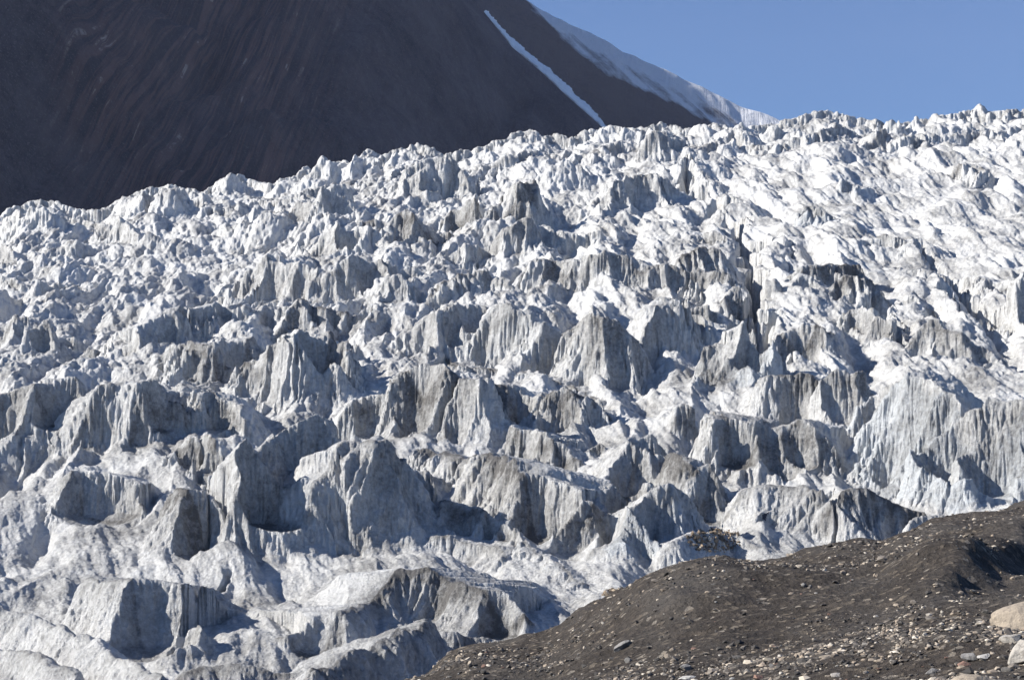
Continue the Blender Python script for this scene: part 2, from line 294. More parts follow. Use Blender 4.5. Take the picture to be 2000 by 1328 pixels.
# crevasses: polylines of (u, row), half width and depth in metres
CREV = [([(1335,352),(1375,392),(1420,432),(1450,470),(1462,505),(1470,545),(1472,610),(1480,670),(1492,715),(1488,745)], 2.3, 12.),
        ([(1690,590),(1722,640),(1760,690)], 1.1, 6.), ([(1790,500),(1860,560),(1930,620),(1975,650)], 1.1, 6.),
        ([(1850,590),(1900,640),(1960,680)], .7, 4.), ([(930,360),(938,400),(945,450)], 1.2, 6.),
        ([(1520,480),(1545,500),(1530,540)], .5, 3.), ([(385,900),(398,960),(395,1020),(402,1090)], .22, 1.6),
        ([(1618,990),(1622,1040),(1620,1075)], .3, 1.8), ([(395,1210),(390,1250),(350,1300)], .3, 1.2),
        ([(440,1140),(452,1175),(400,1212)], .3, 1.2)]

# ------------------------------------------------------------------ glacier
YT = np.array([60,80,90,108,125,145,168,195,228,268,320,390,480.])
VT = np.array([1440,1375,1328,1205,1110,1010,910,815,715,615,515,415,318.])
su = np.array([a for a, _ in SKY], float); sv = np.array([b for _, b in SKY], float)
_uu = np.linspace(-400, 2400, 561); _k = np.exp(-np.linspace(-2.5, 2.5, 41) ** 2); _k /= _k.sum()
_sm = np.convolve(np.pad(np.interp(_uu, su, sv), 20, mode='edge'), _k, 'valid')
def row_base(u, y):
    v = np.interp(y, YT, VT); w = sstep(100, 480, y)
    v = v + (np.interp(u, _uu, _sm) + 22 - 318) * w
    return v
_ys = np.exp(np.linspace(math.log(60), math.log(480), 700))
def Yof(u, v):
    r = row_base(np.full(700, float(u)), _ys); return float(np.interp(-v, -r, _ys))
def z_base(x, y):
    u = 1000 + F * x / y; yc = np.minimum(y, 480)
    u = 1000 + F * x / yc
    return (V0 - row_base(u, yc)) * yc / F + (y - yc) * .05

def wall_field(X, Y, f, yof, wscale=1.0):
    """returns slices, height, distance in front, crest height, fluting value"""
    P = []
    for (u, vc, vf) in f['p']:
        yf = yof(u, vf); h = (vf - vc) * yf / F; yc = yf + .9 * h / f['kf']
        P.append(((u - 1000) * yc / F, yc, (V0 - vc) * yc / F, h))
    P = np.array(P)
    Qp = [P[0]]
    for a, b in zip(P[:-1], P[1:]): Qp += [a * .8 + b * .2, a * .2 + b * .8]
    return np.array(Qp + [P[-1]])

def smax(a, b, k):
    h = np.clip(.5 + .5 * (a - b) / k, 0, 1); return b + (a - b) * h + k * h * (1 - h)

def eval_walls(X, Y, Z, ys, us, feats, yof, wx, wy, base):
    nr, nc = X.shape
    ID = np.zeros(X.shape, np.int16); DIRT = np.zeros(X.shape, f32); ROUGH = np.ones(X.shape, f32); BLUE = np.zeros(X.shape, f32)
    for fi, f in enumerate(feats):
        P = wall_field(X, Y, f, yof); kf, kb = .72 * f['kf'], f['kb']
        hm = P[:, 3].max(); ext_f = 2.4 * hm / kf + 3; ext_b = min(hm / max(kb, .12) + 3, 45)
        y0, y1 = P[:, 1].min() - ext_f, P[:, 1].max() + ext_b
        r0, r1 = np.searchsorted(ys, [y0, y1])
        ex = 2. * hm / min(kf, 1.5) + 3
        uall = [1000 + F * (px + sx) / yy for px, py in P[:, :2] for sx in (-ex, ex) for yy in (max(py - ext_f, ys[0]), py + ext_b)]
        c0, c1 = np.searchsorted(us, [min(uall), max(uall)])
        r1 = min(r1 + 1, nr); c1 = min(c1 + 1, nc)
        if r1 - r0 < 2 or c1 - c0 < 2: continue
        sl = (slice(r0, r1), slice(c0, c1))
        x = X[sl] + wx[sl]; y = Y[sl] + wy[sl]
        best = np.full(x.shape, 1e9, f32); over = np.zeros(x.shape, f32); zc = np.zeros(x.shape, f32); hh = zc.copy(); sg = zc.copy(); qx = zc.copy(); qy = zc.copy(); nx = zc.copy(); ny = zc.copy()
        for si, (a, b) in enumerate(zip(P[:-1], P[1:])):
            dx, dy = b[0] - a[0], b[1] - a[1]; L2 = dx * dx + dy * dy + 1e-6; L = math.sqrt(L2)
            tr = ((x - a[0]) * dx + (y - a[1]) * dy) / L2; t = np.clip(tr, 0, 1)
            ov = (np.maximum(-tr, 0) if si == 0 else 0) + (np.maximum(tr - 1, 0) if si == len(P) - 2 else 0)
            px = a[0] + t * dx; py = a[1] + t * dy; ex_ = x - px; ey_ = y - py
            d = np.sqrt(ex_ * ex_ + ey_ * ey_); m = d < best
            best[m] = d[m]; over[m] = (ov * L)[m] if si in (0, len(P) - 2) else 0; zc[m] = (a[2] + t * (b[2] - a[2]))[m]; hh[m] = (a[3] + t * (b[3] - a[3]))[m]
            side = (dx * ey_ - dy * ex_) / L          # > 0 behind
            sg[m] = side[m]; qx[m] = px[m]; qy[m] = py[m]; nx[m] = ex_[m]; ny[m] = ey_[m]
        d = best; inv = 1 / (d + .3)
        ax = qx + nx * inv * 1.6; ay = qy + ny * inv * 1.6
        cu_ = 1000 + F * P[:, 0] / P[:, 1]; so = np.argsort(cu_); sg = y - np.interp(1000 + F * x / y, cu_[so], P[so, 1]); back = sstep(-.3, .3, sg / (d + .3)); k = kf + (kb - kf) * back
        front = 1 - back
        up_ = 1000 + F * x / y; lat = np.maximum(np.maximum(cu_.min() - up_, up_ - cu_.max()), 0) * y / F
        # fluting: runnels fixed by the place on the crest, growing down the face
        sc = (P[:, 1].mean() / 160.) ** .6
        fl = 1 - np.abs(n2(ax / (1.9 * sc), ay / (1.9 * sc), 3 + fi % 7)) * 2.6
        fl2 = 1 - np.abs(n2(ax / (.72 * sc) + .15 * d, ay / (.72 * sc), 5 + fi % 5)) * 2.6
        fl3 = n2(ax / (4.5 * sc), ay / (4.5 * sc), 8)
        amp = f['fl'] * sc * front * np.clip(d / (.22 * hh + .3), 0, 1)
        dd = d - amp * (.62 * fl + .42 * fl2 + 1.5 * fl3 + 2.1 * n2(ax / (8 * sc), ay / (8 * sc), 4) - .4)
        dd = np.sqrt(np.maximum(dd, 0) ** 2 + .12) - .35
        crest = zc + (.05 * hm + .25) * n2(qx / 2.3, qy / 2.3, fi) + .14 * sc * n2(qx / .7, qy / .7, fi + 3)
        # face a little hollow: steep at the top, spreading at the foot
        tt = dd * k / np.maximum(hh, .5)
        conc = np.where(tt > 0, back * tt + front * (1.1 * (1 - np.exp(-1.4 * np.maximum(tt, 0))) + .42 * np.maximum(dd, 0) / np.maximum(hh, .5)), tt)
        zz = crest - np.maximum(hh, .5) * np.maximum(conc, -.2) - 1.3 * over - .8 * lat - .3 * back * np.maximum(d - 12, 0)
        zo = Z[sl]; win = zz > zo
        lift = zz - base[sl]
        zn = smax(zz, zo, np.clip(.2 * hm, .3, 2.2))
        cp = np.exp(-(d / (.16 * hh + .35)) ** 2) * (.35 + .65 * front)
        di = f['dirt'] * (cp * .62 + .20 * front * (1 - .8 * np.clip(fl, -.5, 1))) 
        w = sstep(-.3, .4, zz - zo)
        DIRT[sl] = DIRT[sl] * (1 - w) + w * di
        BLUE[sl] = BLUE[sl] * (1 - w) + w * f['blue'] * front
        ROUGH[sl] = ROUGH[sl] * (1 - w) + w * f['rough'] * (1 - .45 * front)
        if f['name']:
            own = win & (lift > np.minimum(.16 * hh + .2, 1.6)) & ((front > .5) | (d < .22 * hh + .8))
            t_ = ID[sl]; t_[own] = fi + 1; t_[win & ~own] = 0; ID[sl] = t_
        else:
            t_ = ID[sl]; t_[win & (lift > .4)] = 0; ID[sl] = t_
        Z[sl] = zn
        # scoops: rounded bays melted into the face, with sharp aretes left between them
        rs = random.Random(fi * 7 + 3); Lc = np.concatenate([[0], np.cumsum(np.hypot(*np.diff(P[:, :2], axis=0).T))]); SC = []
        if f['fl'] >= .8 and hm > 2.2 and not f['sc']:
            s_ = rs.uniform(.1, .5) * hm
            while s_ < Lc[-1]:
                px, py, pz, ph = (np.interp(s_, Lc, P[:, i]) for i in range(4)); rr = ph * rs.uniform(.14, .30)
                if ph > 1.6 and rs.random() < .85: SC.append((px + rs.uniform(-.1, .35) * rr, py - .5 * ph / kf - rr * rs.uniform(.8, 1.1), pz - ph * rs.uniform(.75, 1.), rr, rs.uniform(1.6, 3.2)))
                s_ += max(rr * 2., .6) * rs.uniform(1.0, 1.7)
        for (u, vf, ru, top) in f.get('sc', []):
            yy = yof(u, vf); rr = ru * yy / F; SC.append(((u - 1000) * yy / F, yy + rr * .08, (V0 - vf) * yy / F, rr, top))
        for px, py, pz, rr, sl_ in SC:
            dx = x - px; dy = (y - py) * .85; dd = np.sqrt(dx * dx + dy * dy); iv = rr / (dd + .2)
            dd = dd + sc * (.28 * n2(dx * iv / (.8 * sc), dy * iv / (.8 * sc), 7) + .35 * n2(px + dx * iv / (2. * sc), dy * iv / (2. * sc), 9)) * np.clip(dd / rr - .4, 0, 1)
            zs = pz + .12 * dd + sl_ * 1.15 * np.maximum(dd - rr, 0) + .25 * rr * np.clip(dd / rr, 0, 1) ** 2
            zo = Z[sl]; kk = .35; zn = -smax(-zo, -zs, kk); cut = sstep(0, .5, zo - zs)
            Z[sl] = zn; DIRT[sl] = DIRT[sl] * (1 - .4 * cut) + .2 * cut; ROUGH[sl] = ROUGH[sl] * (1 - cut) + .5 * cut
    return ID, DIRT, ROUGH, BLUE

def build_glacier():
    us = np.concatenate([np.linspace(-420, -40, int(90 * Q), endpoint=False), np.linspace(-40, 2040, int(1380 * Q), endpoint=False), np.linspace(2040, 2420, int(90 * Q))])
    ys = np.exp(np.linspace(math.log(70), math.log(640), int(2000 * Q)))
    U, Y = np.meshgrid(us.astype(f32), ys.astype(f32)); X = (U - 1000) * Y / F
    base = z_base(X, Y).astype(f32)
    s = (Y / 160.) ** .5
    # broad swells and rumpled surface of the slope itself
    Z = base + 1.1 * s * fbm2(X / 14, Y / 14, 2, 11) + 1.3 * s * (.35 - np.abs(n2(X / (10 * s), Y / (16 * s), 12)))
    hi = sstep(150, 260, Y); lft = 1 - sstep(850, 1250, U)
    def folds(ac, al): return .8 * (1 - 2.2 * np.abs(fbm2(ac / (5.5 * s), al / (24 * s), 2, 15))) + .32 * (1 - 2.2 * np.abs(fbm2(ac / (1.8 * s), al / (8 * s), 2, 16)))
    fold = lft * folds(X * .87 - Y * .49, X * .49 + Y * .87) + (1 - lft) * folds(X * .9 + Y * .45, X * -.45 + Y * .9)
    # spurs running down the slope and joining the tiers
    sp = 1 - 2. * np.abs(fbm2((X - .04 * Y) / (8.5 * s), Y / (26 * s), 3, 18, .45))
    sp = sp - .45 * np.maximum(sp - .35, 0)
    Z += s * 2.2 * sp * (1 - .7 * sstep(260, 360, Y)) * (.5 + .5 * sstep(120, 160, Y))
    Z += s * hi * (1 - .45 * sstep(1150, 1400, U)) * fold * (.5 + .9 * np.clip(n2(X / 45, Y / 45, 17) + .4, 0, 1))

    strk = fbm2((X * .8 + Y * .35) / (1.6 * s), (Y - X * .25) / (6. * s), 3, 21)
    Z += (.35 + .1 * hi) * s * strk
    b = np.abs(n2(X / (5 * s), Y / (7 * s), 31)) + .5 * np.abs(n2(X / (2.4 * s), Y / (3 * s), 32))
    Z += hi * s * .45 * (b - .3)
    wa = .75 * s
    wx = wa * (n2(X / 5.5, Y / 5.5, 41) + .5 * n2(X / 2., Y / 2., 42)); wy = wa * (n2(X / 5.5, Y / 5.5, 43) + .5 * n2(X / 2., Y / 2., 44))
    # scattered small seracs: pointed cells on the upper slopes
    calm = np.maximum(sstep(1330, 1480, U) * sstep(250, 285, Y) * (1 - sstep(400, 440, Y)), (1 - sstep(400, 520, U)) * sstep(225, 250, Y) * (1 - sstep(330, 370, Y)))
    for sd, (cell, hgt, dens) in enumerate(((17., 6.5, .3), (10., 3.6, .32), (5.5, 1.7, .2), (3., .6, .1))):
        gx = np.floor((X + wx) / cell).astype(np.int32); gy = np.floor((Y + wy) / cell).astype(np.int32); best = np.zeros_like(X)
        for i in (-1, 0, 1):
            for j in (-1, 0, 1):
                cx = gx + i; cy = gy + j; h = PERM[PERM[(cx * 7 + sd * 31) & 255] + (cy & 255)]; h2 = PERM[h + 11]; h3 = PERM[h2 + 57]
                px = (cx + .2 + .6 * h / 255) * cell; py = (cy + .2 + .6 * h2 / 255) * cell; on = h3 / 255. < dens
                dx = X + wx - px; dy = (Y + wy - py); dy = np.where(dy < 0, dy * 1.5, dy * .8)
                r = np.sqrt(dx * dx * (1 + .8 * (dx < 0)) + dy * dy) / cell
                best = np.maximum(best, on * (.4 + .6 * h / 255) * np.clip(1 - r / .75, 0, 1) ** 1.15)
        msk = sstep(175, 330, Y) * np.clip(.4 + 1.9 * n2(X / 34, Y / 40, 51 + sd), 0, 1) * (1 - .75 * calm)
        Z += hgt * best * msk * (.4 + .6 * sstep(330, 450, Y + 60 * lft)) * (.7 + .3 * s)
    ID, DIRT, ROUGH, BLUE = eval_walls(X, Y, Z, ys, us, FE, Yof, wx, wy, base)
    # crevasses
    for pts, hw, dep in CREV:
        P = [((u - 1000) * Yof(u, v) / F, Yof(u, v)) for u, v in pts]
        m0 = min(p[1] for p in P) - 6; m1 = max(p[1] for p in P) + 6
        r0, r1 = np.searchsorted(ys, [m0, m1]); umin = min(u for u, v in pts) - 60; umax = max(u for u, v in pts) + 60
        c0, c1 = np.searchsorted(us, [umin, umax]); sl = (slice(r0, r1), slice(c0, c1))
        x = X[sl] + 1.6 * wx[sl]; y = Y[sl] + wy[sl]; best = np.full(x.shape, 1e9)
        for a, b_ in zip(P[:-1], P[1:]):
            dx, dy = b_[0] - a[0], b_[1] - a[1]; t = np.clip(((x - a[0]) * dx + (y - a[1]) * dy) / (dx * dx + dy * dy), 0, 1)
            best = np.minimum(best, np.hypot(x - a[0] - t * dx, y - a[1] - t * dy))
        Z[sl] -= dep * np.clip(1 - (np.maximum(best - .7 * hw * n2(x / 1.7, y / 3.1, 88), 0) / (hw * (1.1 + 1.3 * n2(x / 4., y / 9., 87)).clip(.25, 2))) ** 1.3, 0, 1)
    # fine relief along the normal
    gy_ = np.gradient(Z, axis=0) / np.gradient(Y, axis=0)
    zx = np.gradient(Z, axis=1) / np.gradient(X, axis=1)
    zy = gy_ - zx * (np.gradient(X, axis=0) / np.gradient(Y, axis=0))
    nn = 1 / np.sqrt(1 + zx * zx + zy * zy); NX, NY, NZ = -zx * nn, -zy * nn, nn
    R = ROUGH * s * (.42 + .28 * hi)
    steep = 1 - NZ
    disp = np.zeros_like(Z)
    lo_ = 1 - sstep(130, 200, Y); st = sstep(.15, .5, steep)
    run = np.abs(n3(X / (.55 * s), Y / (.55 * s), Z / (4.5 * s), 6)) * 1.5 + .6 * np.abs(n3(X / (.27 * s), Y / (.27 * s), Z / (2.2 * s), 7)) * 1.5
    disp += .24 * s * st * (1 - .5 * (1 - sstep(118, 140, Y))) * (run - .5)
    R = R * (1 - .45 * lo_ * (1 - st)) * (1 - .35 * calm)
    disp += .5 * R * (np.abs(n3(X / (2.6 * s), Y / (2.6 * s), Z / (3.6 * s), 1)) * 1.6 - .4)
    disp += .22 * R * (np.abs(n3(X / (1.1 * s), Y / (1.1 * s), Z / (1.8 * s), 2)) * 1.6 - .4)
    disp += .22 * R * n3(X / (.5 * s), Y / (.5 * s), Z / (.8 * s), 3)
    disp += .09 * (.4 + .6 * R) * n3(X / (.24 * s), Y / (.24 * s), Z / (.3 * s), 4)
    X2 = X + disp * NX; Y2 = Y + disp * NY; Z2 = Z + disp * NZ
    nr, nc = X.shape
    co = np.stack([X2, Y2, Z2], -1).reshape(-1, 3); quads = grid_quads(nr, nc).reshape(-1, 4)
    base_dirt = .34 + .26 * np.clip(n2(X / 9, Y / 13, 61) + .5 * n2(X / 3.1, Y / 4, 62), -1, 1) + .03 * hi
    dirt = (np.clip(base_dirt * (1 - .5 * st) + DIRT, 0, 1)).ravel()
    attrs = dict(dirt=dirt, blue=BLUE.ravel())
    fid = ID[:-1, :-1].ravel(); M = ice_material()
    def biggest(mask):
        rows, cols = np.nonzero(mask); r0, c0 = rows.min(), cols.min(); m = mask[r0:rows.max() + 1, c0:cols.max() + 1]
        par = []; runs = []; prev = []
        def find(i):
            while par[i] != i: par[i] = par[par[i]]; i = par[i]
            return i
        for r in range(m.shape[0]):
            e = np.flatnonzero(np.diff(np.concatenate([[0], m[r].astype(np.int8), [0]]))); cur = []
            for s_, t_ in zip(e[::2], e[1::2]):
                i = len(par); par.append(i); runs.append((r, s_, t_)); cur.append(i)
                for j in prev:
                    if runs[j][1] < t_ and runs[j][2] > s_: par[find(j)] = find(i)
            prev = cur
        size = {}
        for i, (r, s_, t_) in enumerate(runs): k = find(i); size[k] = size.get(k, 0) + t_ - s_
        k = max(size, key=size.get); out = np.zeros_like(mask)
        for i, (r, s_, t_) in enumerate(runs):
            if find(i) == k: out[r + r0, s_ + c0:t_ + c0] = True
        return out
    FID = ID[:-1, :-1].copy()
    for fi, f in enumerate(FE):
        if f['name'] and (FID == fi + 1).any(): mk = FID == fi + 1; FID[mk & ~biggest(mk)] = 0
    fid = FID.ravel()
    # brown rubble lying on the ice above the moraine
    import bmesh
    pu = 1000 + F * X2 / Y2; pv = V0 - F * Z2 / Y2; ic = None
    bm = bmesh.new(); bmesh.ops.create_icosphere(bm, subdivisions=1, radius=1.); bv = np.array([v.co[:] for v in bm.verts]); bf = np.array([[v.index for v in f_.verts] for f_ in bm.faces]); bm.free()
    md, nt, b_ = mat('rubble'); s_r = NT(nt); gi = nt.nodes.new('ShaderNodeNewGeometry').outputs['Random Per Island']
    nt.links.new(s_r.ramp(gi, [(0, (.05, .042, .034)), (.4, (.13, .10, .07)), (.75, (.28, .21, .14)), (1, (.5, .45, .38))]), b_.inputs['Base Color']); b_.inputs['Roughness'].default_value = .85
    for cu0, cv0, ru, rv, cnt, lab in ((1395, 1056, 58, 24, 1500, 'patch of brown rubble lying on the ice just above the moraine'), (1212, 1162, 34, 12, 500, 'small patch of brown rubble where the ice meets the moraine, left part')):
        q_ = ((pu - cu0) / ru) ** 2 + ((pv - cv0) / rv) ** 2; idx = np.flatnonzero(((q_ < rng.random(q_.shape) ** .5) & (NZ > .35)).ravel())
        if len(idx) < 20: print('no rubble', cu0); continue
        idx = rng.choice(idx, min(cnt, len(idx)), replace=False); pc = co[idx]; r_ = .06 + .16 * rng.random(len(idx)) ** 3
        vv = pc[:, None, :] + bv[None] * (1 + .3 * rng.normal(size=(len(idx), len(bv), 1)).clip(-1, 1)) * r_[:, None, None] * rng.uniform(.6, 1.4, (len(idx), 1, 3))
        fc = (bf[None] + (np.arange(len(idx)) * len(bv))[:, None, None]).reshape(-1, 3).astype(np.int32)
        tag(link('rubble', quad_mesh('rubble', vv.reshape(-1, 3), fc, smooth=False), md), lab, 'rubble', kind='stuff')
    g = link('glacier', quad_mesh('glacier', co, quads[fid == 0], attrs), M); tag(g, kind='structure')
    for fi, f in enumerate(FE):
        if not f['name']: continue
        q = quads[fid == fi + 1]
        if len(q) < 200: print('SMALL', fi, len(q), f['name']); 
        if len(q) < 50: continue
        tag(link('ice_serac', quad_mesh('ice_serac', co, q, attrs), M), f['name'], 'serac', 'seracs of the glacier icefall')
build_glacier()

# ------------------------------------------------------------------ moraine in the right foreground
CR = [(-400,1700),(0,1600),(400,1470),(700,1372),(830,1328),(880,1290),(925,1270),(1000,1256),(1060,1238),(1100,1213),(1160,1180),(1210,1160),(1260,1140),(1330,1118),(1420,1108),(1500,1112),(1560,1098),(1620,1086),(1720,1080),(1760,1058),(1810,1030),(1860,1012),(1930,1000),(2000,986),(2100,960),(2400,900)]
cu = np.array([a for a, _ in CR], float); cv = np.array([b for _, b in CR], float)
def m_yc(u): return 42 + np.clip((u - 850) / 1150, -.6, 1.4) * 34
def m_base(x, y):
    u = 1000 + F * x / y; uc = np.clip(u, -400, 2400)
    yc = m_yc(uc); vc = np.interp(uc, cu, cv); zc = (V0 - vc) * yc / F
    yn = 14.; zn = -2.2 - .0009 * np.clip(1500 - uc, -600, 2500) * .6
    t = (y - yn) / (yc - yn)
    z = zn + (zc - zn) * t + .5 * np.clip(1 - t, 0, 1) * np.clip(t, 0, 1) * -1.2
    return np.where(y > yc, zc - (y - yc) * .55, z)

def m_extra(x, y):
    z = np.zeros_like(x)
    # humps and the dip whose far-left rim throws the dark shade at the right edge
    u = 1000 + F * x / y
    P = [((uu - 1000) * yy / F, yy, hh) for uu, yy, hh in ((1840,24,0.), (1887,25,.1), (1930,26.5,.5), (1965,28.5,.8), (2000,31.5,.75), (2040,36,.9), (2120,46,.8))]
    best = np.full(x.shape, 1e9); sd = np.zeros_like(x); H = np.zeros_like(x)
    for a, b in zip(P[:-1], P[1:]):
        dx, dy = b[0] - a[0], b[1] - a[1]; L = math.hypot(dx, dy); t = np.clip(((x - a[0]) * dx + (y - a[1]) * dy) / L / L, 0, 1)
        ex = x - a[0] - t * dx; ey = y - a[1] - t * dy; d = np.hypot(ex, ey); m = d < best
        best = np.where(m, d, best); sd = np.where(m, np.where(dx * ey - dy * ex > 0, d, -d), sd); H = np.where(m, a[2] + t * (b[2] - a[2]), H)
    H = H * (1 + .25 * n2(x / 1.3, y / 1.3, 77)); sd = sd + .15 * n2(x / .8, y / .8, 78)
    z += H * .8 * sstep(-.2, .8, sd) * np.exp(-np.maximum(sd - .5, 0) / 9)
    z += .55 * np.exp(-((u - 1330) / 160) ** 2 - ((y - 33) / 4) ** 2) + .5 * np.exp(-((u - 1640) / 190) ** 2 - ((y - 45) / 5) ** 2)
    return z
def m_z(x, y):
    x = np.asarray(x, float); y = np.asarray(y, float)
    z = m_base(x, y) + m_extra(x, y)
    a = np.clip((y - 12) / 10, .3, 1)
    z = z + a * (.55 * n2(x / 6 + y / 20, y / 11, 71) + .26 * (.4 - np.abs(n2(x / 4. + y / 9, y / 10, 70))) + .16 * n2(x / 2.6, y / 3.4, 72) + .07 * n2(x / 1.1, y / 1.3, 73))
    return z
def gravel_mats():
    m, nt, b = mat('moraine_grit'); s = NT(nt)
    v = s.nt.nodes.new('ShaderNodeTexVoronoi'); s.nt.links.new(s.pos, v.inputs['Vector']); v.inputs['Scale'].default_value = 9
    cell = s.nt.nodes.new('ShaderNodeSeparateColor'); s.nt.links.new(v.outputs['Color'], cell.inputs[0])
    tone = s.ramp(cell.outputs[0], [(0, (.024, .020, .017)), (.55, (.050, .041, .034)), (.86, (.09, .074, .06)), (.96, (.20, .165, .125)), (1., (.36, .32, .27))])
    fine = s.ramp(s.noise(30, 4, .8), [(.3, (.022, .018, .015)), (.6, (.065, .053, .043)), (.8, (.14, .115, .09))])
    big = s.noise(.35, 4, .6)
    col = s.mix(s.math('MULTIPLY', big, .7), tone, fine)
    col = s.mix(s.ramp(s.noise(.6, 3, .6, s.mapping((1, .35, 1), (0, 0, .5))), [(.45, 0.), (.7, .5)]), col, (.10, .092, .085))
    nt.links.new(col, b.inputs['Base Color']); b.inputs['Roughness'].default_value = .85; b.inputs['Specular IOR Level'].default_value = .25
    n = s.bump(v.outputs['Distance'], .9, .06); n = s.bump(s.noise(24, 4, .8), .9, .04, n); n = s.bump(s.noise(3, 5, .7), .8, .12, n)
    nt.links.new(n, b.inputs['Normal'])
    g, nt2, b2 = mat('gravel_stone'); s2 = NT(nt2); gi = nt2.nodes.new('ShaderNodeNewGeometry').outputs['Random Per Island']
    c2 = s2.ramp(gi, [(0, (.030, .027, .025)), (.35, (.06, .053, .047)), (.6, (.15, .13, .11)), (.8, (.30, .24, .18)), (.95, (.42, .37, .30)), (1., (.55, .50, .43))])
    nt2.links.new(c2, b2.inputs['Base Color']); b2.inputs['Roughness'].default_value = .8
    return m, g
def rock_mat(name, c1, c2, c3, sc=4.):
    m, nt, b = mat(name); s = NT(nt); tc = nt.nodes.new('ShaderNodeTexCoord').outputs['Object']
    n1 = s.noise(sc, 6, .65, tc); n2_ = s.noise(sc * 5, 4, .7, tc)
    col = s.mix(s.ramp(n1, [(.35, 0.), (.62, 1.)]), c1, c2); col = s.mix(s.ramp(n2_, [(.52, 0.), (.66, .7)]), col, c3)
    nt.links.new(col, b.inputs['Base Color']); b.inputs['Roughness'].default_value = .8
    n = s.bump(s.noise(sc * 3, 6, .7, tc), .8, .05); nt.links.new(n, b.inputs['Normal']); return m
def stone_mesh(name, seed, scale, sub=3, facet=.0):
    import bmesh
    bm = bmesh.new(); bmesh.ops.create_icosphere(bm, subdivisions=sub, radius=1.)
    rs = random.Random(seed); planes = []
    for _ in range(11):
        v = Vector((rs.gauss(0, 1), rs.gauss(0, 1), rs.gauss(0, 1))).normalized(); planes.append((v, rs.uniform(.42, .85)))
    for v in bm.verts:
        p = v.co.copy()
        for nrm, dd in planes:
            e = p.dot(nrm) - dd
            if e > 0: p -= nrm * e * .99
        v.co = p
    co = np.array([v.co[:] for v in bm.verts])
    d = .07 * n3(co[:, 0] * 1.7, co[:, 1] * 1.7, co[:, 2] * 1.7, seed % 50) + .035 * n3(co[:, 0] * 6, co[:, 1] * 6, co[:, 2] * 6, seed % 50 + 1)
    for i, v in enumerate(bm.verts):
        q = v.co * (1 + float(d[i])); v.co = Vector((q.x * scale[0], q.y * scale[1], q.z * scale[2]))
    me = bpy.data.meshes.new(name); bm.to_mesh(me); bm.free()
    for p in me.polygons: p.use_smooth = sub > 3
    return me
def at_m(u, v):
    """ground point of the moraine under a pixel"""
    ys = np.linspace(14, 100, 3000); xs = (u - 1000) * ys / F; z = m_z(xs, ys); r = V0 - F * z / ys
    i = int(np.argmax(r <= v)) if (r <= v).any() else 2999
    return float(xs[i]), float(ys[i]), float(z[i])
